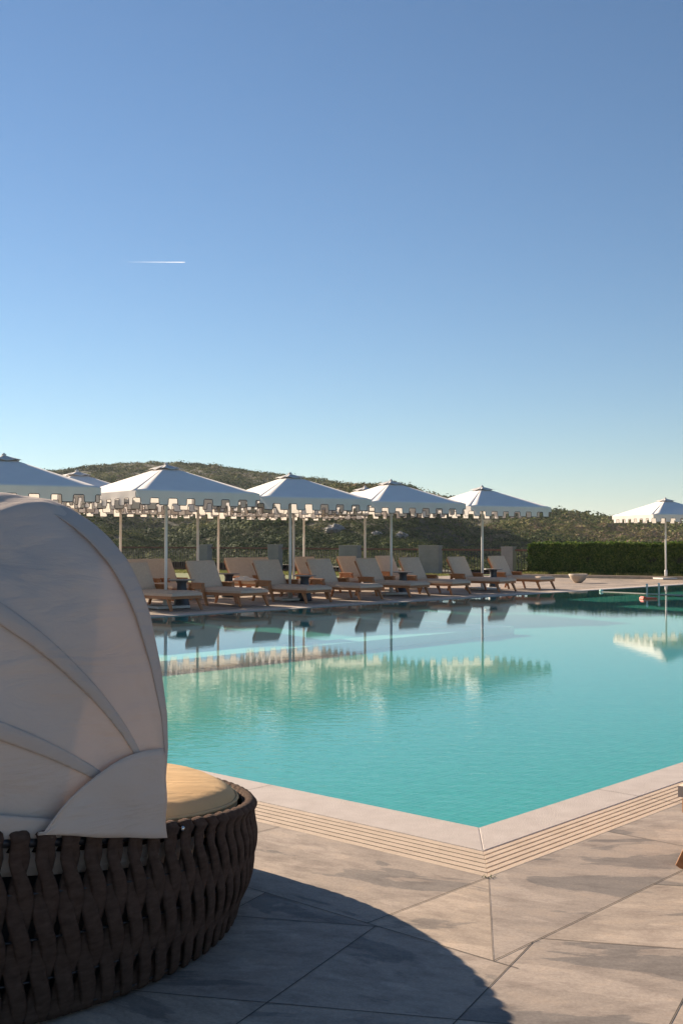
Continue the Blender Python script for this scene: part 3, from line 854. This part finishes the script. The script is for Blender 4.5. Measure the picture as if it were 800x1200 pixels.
# fence line from left to right
def fence_depth(px): return 58+(47-58)*(px-145)/(602-145)
def fp(px): Y = fence_depth(px); return Vector(((px-400)/F*Y, Y, 0))
piers = [(240.5,14,638),(322.5,15,638),(410,25,639),(504,26,639),(595.5,14.5,640.5)]
plabs = ['narrow grey rendered pier in the railing, left behind the second-row loungers','narrow grey rendered pier just left of the crowded umbrella poles',
 'wide grey rendered pier left of the fourth umbrella pole','wide grey rendered pier right of the fourth umbrella pole, tallest looking','pale narrow pier between the last umbrella pole and the hedge']
for (px, wpx, top), lb in zip(piers, plabs):
    b = fp(px); w_ = wpx/F*b.y; zt = CH-(top-HOR)/F*b.y
    e = empty('railing_pier', b, math.atan2(fp(600).y-fp(140).y, fp(600).x-fp(140).x))
    m = MB(); m.box(-w_/2,w_/2,-.2,.2,-.3,zt-.04); m.build('pier_shaft', M['pier'], e, bevel=.01)
    m = MB(); m.box(-w_/2-.015,w_/2+.015,-.215,.215,zt-.04,zt); m.build('pier_cap', M['pier'], e, bevel=.008)
    tag(e, lb, 'pier', 'grey piers of the railing')
edges = [(60,None),(240.5,14),(322.5,15),(410,25),(504,26),(595.5,14.5),(640,None)]
railn = 0
sl_ = ['at the far left, behind the leftmost umbrella poles','between the two narrow grey piers','between the narrow pier at the crowded poles and the wide pier','between the two wide grey piers','between the right wide pier and the pale pier beside the hedge','short piece between the pale pier and the hedge']
for i in range(len(edges)-1):
    p0 = edges[i][0]+(edges[i][1] or 0)/2+.6; p1 = edges[i+1][0]-(edges[i+1][1] or 0)/2-.6
    a = fp(p0); b = fp(p1); e = empty('railing', a)
    Ls = (b-a).length; d = (b-a).normalized()
    def hz(t):
        px = p0+(p1-p0)*t; y = 640.2+(643.6-640.2)*max(0,(px-145))/(602-145); return CH-(y-HOR)/F*fence_depth(px)
    m = MB(); m.bar(Vector((0,0,hz(0)-.04)), d*Ls+Vector((0,0,hz(1)-.04)), .07, .08); m.build('top_rail', M['rail'], e)
    m = MB(); m.bar(Vector((0,0,.10)), d*Ls+Vector((0,0,.10)), .05, .05); m.build('bottom_rail', M['rail'], e)
    m = MB(); nb = max(2, int(Ls/.14))
    for k in range(1, nb):
        q = d*Ls*k/nb; m.tube([q+Vector((0,0,.10)), q+Vector((0,0,hz(k/nb)-.08))], .014, 4, caps=False)
    m.build('balusters', M['bars'], e)
    tag(e, 'railing '+sl_[i], 'railing', 'dark railings between piers')

# lawn strip between deck and railing
na = rng.uniform(0,1,(26000,2)); pxs = 60+na[:,0]*620; Yd = np.array([fence_depth(p) for p in pxs])
dY = rng.uniform(.3,5.5,len(pxs)); Yp = Yd-dY; Xp = (pxs-400)/F*Yp
uu = Xp*V.x+Yp*V.y; keep = uu > vf+11.6
mb = MB()
A = fp(-150); B = fp(700)
A2 = W(uv(A)[0]-14, vf+11.5); B2 = W(uend+12, vf+11.5)
mb.add([W(-40,vf+11.5,.006), W(uend+12,vf+11.5,.006), B+Vector((0,.6,.006)), A+Vector((0,.6,.006))], [(0,1,2,3)])
M['lawn'] = mat('lawn', (.10,.13,.03), (.22,.22,.07), .9, 6, .5, 30)
tag(mb.build('lawn', M['lawn']), kind='structure')

# kerb and hedge at the right
ha = G(620,675.5); hb = G(800,678.6); hd = (hb-ha).normalized(); hlen = (hb-ha).length+9; hn = Vector((hd.y,-hd.x,0))
if hn.y > 0: hn = -hn
m = MB(); a = ha+hn*.75-hd*.3; m.bar(a+Vector((0,0,.06)), a+hd*(hlen+.5)+Vector((0,0,.06)), .16, .12)
o = m.build('bed_kerb', M['kerb'], bevel=.01); tag(o, kind='structure')
mb = MB(); a = ha+hn*.68-hd*.3; b = a+hd*(hlen+.5); mb.add([a+Vector((0,0,.05)), b+Vector((0,0,.05)), b-hn*3+Vector((0,0,.05)), a-hn*3+Vector((0,0,.05))], [(0,1,2,3)])
tag(mb.build('planting_bed', M['soil']), kind='structure')
hedge = empty('clipped_hedge', (0,0,0)); HD = 1.5; 
def hh(s_): return 1.345
m = MB()
vs = []
for s0 in (0,1):
    for t0 in (0,1):
        for z in (0.02, 1.22): vs.append(ha+hd*(.12+(hlen-.24)*s0)-hn*(.10+(HD-.2)*t0)+Vector((0,0,z)))
m.add(vs, [(0,1,3,2),(4,6,7,5),(0,4,5,1),(2,3,7,6),(1,5,7,3),(0,2,6,4)])
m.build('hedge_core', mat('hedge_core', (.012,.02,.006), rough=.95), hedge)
NL = 90000
pts = np.zeros((NL,3)); bias = np.zeros((NL,3)); hav = np.array(ha); hdv = np.array(hd); hnv = np.array(hn)
sel = rng.uniform(0,1,NL); s_ = rng.uniform(0,hlen,NL); zz = rng.uniform(.02,1.33,NL); tt = rng.uniform(0,HD,NL)
dep = np.abs(rng.normal(0,.05,NL))
lump = np.array([noise.noise(Vector((float(a)*2.2, float(b)*2.2, 0)))*.16 for a, b in zip(s_, zz)])
for i in range(3):
    pass
front = sel < .55; top = (sel >= .55) & (sel < .85); end = (sel >= .85)
pts[front] = hav+hdv*s_[front,None]+hnv*(lump-dep)[front,None]+np.array([0,0,1])*zz[front,None]; bias[front] = hnv
lt = np.array([noise.noise(Vector((float(a)*1.7, float(b)*1.7, 5)))*.09 for a, b in zip(s_, tt)])
spr = np.where(rng.uniform(0,1,NL) < .13, rng.uniform(0,.10,NL), 0)
pts[top] = hav+hdv*s_[top,None]-hnv*tt[top,None]+np.array([0,0,1])*(1.325+lt-dep*.6+spr)[top,None]; bias[top] = (0,0,1)
pts[end] = hav+hdv*(lump+dep)[end,None]*1.3-hnv*tt[end,None]+np.array([0,0,1])*zz[end,None]; bias[end] = -hdv
# round the top arrises
tn = np.clip(rng.normal(.5,.22,NL)+np.where(rng.uniform(0,1,NL)<.1,.35,0),0,1)
o = leaf_cloud('hedge_foliage', pts, bias*1.2, .036, M['hedge'], tn, hedge)
tag(hedge, 'long clipped green hedge behind the lone umbrella, its top lit by the sun', 'hedge')
# stone bowl in front of hedge
m = MB(); m.lathe([(.10,0),(.14,.02),(.25,.12),(.31,.24),(.33,.30),(.30,.31),(.26,.24),(.0,.20)], 28)
o = m.build('stone_bowl', M['bowl']); o.location = G(677,683); tag(o, 'round pale stone bowl on the deck in front of the hedge', 'bowl')
# grass tufts along hedge foot and on the lawn
def tufts(name, pts, h, mtl):
    n = len(pts); top = pts+np.stack([rng.normal(0,.05,n), rng.normal(0,.05,n), rng.uniform(.4,1,n)*h],1)
    ax = rng.uniform(0,6.28,n); wv = np.stack([np.cos(ax),np.sin(ax),np.zeros(n)],1)*.012
    v = np.stack([pts-wv, pts+wv, top],1).reshape(-1,3).astype(np.float32)
    me = bpy.data.meshes.new(name); me.vertices.add(3*n); me.vertices.foreach_set('co', v.ravel())
    me.loops.add(3*n); me.loops.foreach_set('vertex_index', np.arange(3*n, dtype=np.int32))
    me.polygons.add(n); me.polygons.foreach_set('loop_start', np.arange(0,3*n,3, dtype=np.int32)); me.polygons.foreach_set('loop_total', np.full(n,3,dtype=np.int32))
    me.update(calc_edges=True); at = me.attributes.new('tint','FLOAT','FACE'); at.data.foreach_set('value', rng.uniform(0,1,n).astype(np.float32))
    me.materials.append(mtl); o = bpy.data.objects.new(name, me); COL.objects.link(o); return o
n = 9000; s_ = rng.uniform(-.2,hlen*.62,n); cl = np.array([noise.noise(Vector((float(a)*1.3,0,3))) for a in s_]); ok = cl > -.1; s_ = s_[ok]; n = len(s_)
p = hav+hdv*s_[:,None]+hnv*rng.uniform(.05,.62,n)[:,None]; p[:,2] = .05
o = tufts('bed_grass', p, .20, M['grass']); tag(o, 'dry yellow green grass at the foot of the hedge', 'grass', kind='stuff')
p = np.stack([Xp,Yp,np.full(len(Xp),.006)],1)[keep]; o = tufts('lawn_grass', p, .10, M['grass']); tag(o, 'strip of sunlit lawn grass in front of the railing', 'grass', kind='stuff')

# ------------------------------------------------------------------ hills
crest = [(-700,575),(-300,568),(0,556),(75,551),(120,546),(170,543),(215,541.5),(250,545),(300,551),(340,557),(400,566),(430,571),(500,579),(560,584),(640,588.5),(665,591),(690,596),(740,597.5),(800,601),(900,606),(1300,612),(1700,616)]
cx = np.array([c[0] for c in crest]); cy = np.array([c[1] for c in crest])
def sm(x, a, b): t = np.clip((x-a)/(b-a),0,1); return t*t*(3-2*t)
def fbm(X, Y, sc_, oct_=4, seed=0):
    out = np.zeros(X.shape)
    for idx in np.ndindex(X.shape): out[idx] = noise.fractal(Vector((X[idx]*sc_, Y[idx]*sc_, seed)), 1.0, 2.0, oct_)
    return out
def hill_z(px, D, X, Y, nz):
    yc = np.interp(px, cx, cy); Dc = 430-190*sm(px,480,620)
    zc = -1.3+(HOR-yc)/F*Dc
    base = -.4-1.6*sm(D,55,85)
    t = np.clip((D-112)/(Dc-112),0,None)
    rise = np.where(t < 1, sm(t,-.15,1.02)**1.15, 1-.5*(t-1))
    z = base+(zc-base)*rise
    # nearer spur falling to the right, its right flank in shade
    spur = 10.5*np.exp(-((D-175)/48)**2)*(1-sm(px,455,600))*(.35+.65*sm(px,150,420))
    z = np.maximum(z, base+spur)
    spur2 = 5.0*np.exp(-((D-155)/32)**2)*sm(px,-200,60)*(1-sm(px,90,330))
    z = np.maximum(z, base+spur2)
    amp = sm(D,70,150)
    fade = 1-.75*np.exp(-((D-Dc)/60)**2)
    return z+nz*amp*fade
pxg = np.linspace(-700,1700,301); Dg = np.concatenate([np.linspace(47,60,5), np.geomspace(63,1400,150)])
PX, DD = np.meshgrid(pxg, Dg); XX = (PX-400)/F*DD; YY = DD
# lower near edge follows the fence
fd = 58+(47-58)*(PX-145)/(602-145); YY = np.where(DD < 60, np.maximum(YY, fd+1.0+(DD-47)*.1), YY); YY = np.where(DD < 62, np.minimum(YY, np.maximum(fd+4,62)), YY); 
XX = (PX-400)/F*YY; DDe = YY
nz = fbm(XX, YY, .016, 4)*3.4
ZZ = hill_z(PX, DDe, XX, YY, nz)
mb = MB(); mb.grid([[ (XX[i,j],YY[i,j],ZZ[i,j]) for j in range(XX.shape[1])] for i in range(XX.shape[0])])
tag(mb.build('hills', M['soil']), kind='structure')
from mathutils.bvhtree import BVHTree
bvh = BVHTree.FromPolygons([Vector(v) for v in mb.v], mb.f)
# ground sheet to the horizon
mb = MB(); mb.add([(-2600,-400,-3.2),(2600,-400,-3.2),(2600,2400,-3.2),(-2600,2400,-3.2)], [(0,1,2,3)])
tag(mb.build('ground', M['soil']), kind='structure')

# scrub: bushes of many leaf-sized faces, in one object
NB = 38000
bp = rng.uniform(0,1,NB); pxb = rng.uniform(-60,860,NB); Db = 1/(1/88+(1/470-1/88)*rng.uniform(0,1,NB)**.62)
allp = []; alls = []; allt = []; allb = []
for i in range(NB):
    D_ = float(Db[i]); x = (pxb[i]-400)/F*D_; 
    cl = noise.noise(Vector((x*.05, D_*.035, 11)))
    if cl < -.3 and random.random() < .45: continue
    hit = bvh.ray_cast(Vector((x, D_, 200)), Vector((0,0,-1)))
    if hit[0] is None: continue
    near = D_ < 110
    r_ = random.uniform(.3,.75)*(1+.5*(D_ > 150)+.9*min(1,max(0,(D_-150)/300))) * (1.3 if cl > .2 else 1) * (1.6 if random.random() < .10 else 1)
    nl = 120 if near else (70 if D_ < 200 else 38)
    d = rng.normal(size=(nl,3)); d[:,2] = np.abs(d[:,2])*.9-.15; d /= np.linalg.norm(d,axis=1)[:,None]
    rad = rng.uniform(.72,1.05,nl)[:,None]
    lump = 1+.22*np.sin(d[:,0:1]*4+i)*np.cos(d[:,1:2]*5+i*2)
    pp = d*rad*lump*np.array([r_*1.15, r_*1.15, r_*random.uniform(.4,.75)])+np.array(hit[0])
    t0 = random.betavariate(1.6,2.2); kind = noise.noise(Vector((x*.03, D_*.02, 31)))
    t0 = min(1, max(0, t0+.8*kind)); 
    allp.append(pp); alls.append(np.full(nl, r_*(.075 if near else (.095 if D_ < 200 else .12)))); allt.append(np.clip(t0+rng.normal(0,.07,nl),0,1)); allb.append(d)
pp = np.concatenate(allp); o = leaf_cloud('hillside_scrub', pp, np.concatenate(allb)*4, np.concatenate(alls), M['scrub'], np.concatenate(allt), elong=1.25)
print('scrub faces', len(pp))
tag(o, 'low dark green and brown scrub covering the hills', 'scrub', kind='stuff')
# rock outcrops
def rock(px, py, r_, lb, seed):
    for D_ in range(100, 420, 3):
        x = (px-400)/F*D_; hit = bvh.ray_cast(Vector((x,D_,200)), Vector((0,0,-1)))
        if HOR-(hit[0].z+r_*.5-CH)*F/D_ <= py: break
    me = bpy.data.meshes.new('rock_outcrop'); bm = bmesh.new(); bmesh.ops.create_icosphere(bm, subdivisions=4, radius=1)
    for v in bm.verts:
        n_ = noise.fractal(v.co*1.1+Vector((seed,0,0)), 1, 2, 4)*.5; c = noise.cell(v.co*2.2+Vector((seed,3,1)))*.12
        v.co *= (1+n_+c); v.co.z *= .62; v.co.x *= 1.25; v.co *= r_
    bm.to_mesh(me); bm.free(); me.materials.append(M['rock']); o = bpy.data.objects.new('rock_outcrop', me); COL.objects.link(o)
    o.location = hit[0]+Vector((0,0,r_*.25)); o.rotation_euler = (0,0,seed); tag(o, lb, 'rock', 'rocks on the hillside')
rock(394, 619, 1.15, 'largest pale rock outcrop on the hillside, above the left wide grey pier', 1.3)
rock(441, 627, .6, 'small pale rock on the slope just left of the fourth umbrella pole', 4.1)
rock(470, 626, .75, 'grey rock on the slope just right of the fourth umbrella pole', 7.7)

# ------------------------------------------------------------------ red block added in place of a reflection, and handrails, in the far right of the pool
fl = empty('reflection_block', G(759,701.5)+Vector((0,0,WZ)), R(8)); 
m = MB(); m.box(-.19,.19,-.13,.13,-.01,.045); m.build('reflection_slab', M['reflection_red'], fl, bevel=.02)
m = MB(); m.box(-.17,-.10,-.11,.11,.046,.07); m.build('reflection_ridge', M['reflection_red'], fl, bevel=.012)
tag(fl, 'red block standing in for a red reflection on the water below the lone umbrella', 'reflection stand-in')
for px, py, lb in ((757.5,697,'short white post at the far waterline, left of the lone umbrella pole'),(771.5,696,'short white post at the far waterline, nearest the lone umbrella pole')):
    m = MB(); m.lathe([(.024,-.3),(.024,.25),(.034,.255),(.034,.28),(.02,.295),(0,.297)], 12)
    o = m.build('pool_post', M['pole']); o.location = G(px, py); tag(o, lb, 'post', 'white posts in the pool')

# ------------------------------------------------------------------ thin evening haze
m = MB(); m.box(-2700,2700,-500,2500,-4.4,62)
mt, nt, out = newmat('haze'); pv = nt.nodes.new('ShaderNodeVolumePrincipled'); pv.inputs['Color'].default_value = (.86,.92,1,1); pv.inputs['Density'].default_value = .00016; pv.inputs['Anisotropy'].default_value = .2
nt.links.new(pv.outputs[0], out.inputs['Volume']); o = m.build('haze', mt); tag(o, kind='stuff'); o['label'] = 'faint warm haze in the air over the hills'; o['category'] = 'haze'

# ------------------------------------------------------------------ contrail
m = MB(); Yc = 9000
a = atdepth(140,307,Yc); b = atdepth(217,307.3,Yc)
pts = [a.lerp(b, i/24) for i in range(25)]
m.tube(pts, [1.2+2.2*min(1,(i/24)**.8)*(1 if i < 24 else .4) for i in range(25)], 10)
mt, nt, out = newmat('contrail'); L = nt.links.new
tp = N(nt,'BsdfTransparent'); tl = N(nt,'BsdfTranslucent'); tl.inputs[0].default_value = (1,1,1,1)
mx = N(nt,'MixShader'); tc = N(nt,'TexCoord'); sx = N(nt,'SeparateXYZ'); L(tc.outputs['Generated'], sx.inputs[0]); ml = N(nt,'Math', operation='MULTIPLY'); ml.inputs[1].default_value = .34; L(sx.outputs[0], ml.inputs[0]); L(ml.outputs[0], mx.inputs[0]); L(tp.outputs[0], mx.inputs[1]); L(tl.outputs[0], mx.inputs[2]); L(mx.outputs[0], out.inputs[0])
o = m.build('contrail', mt); tag(o, 'thin white contrail high in the clear sky', 'contrail', kind='stuff')

sc.cycles.max_bounces = 8; sc.cycles.transparent_max_bounces = 12
sc.cycles.use_denoising = True
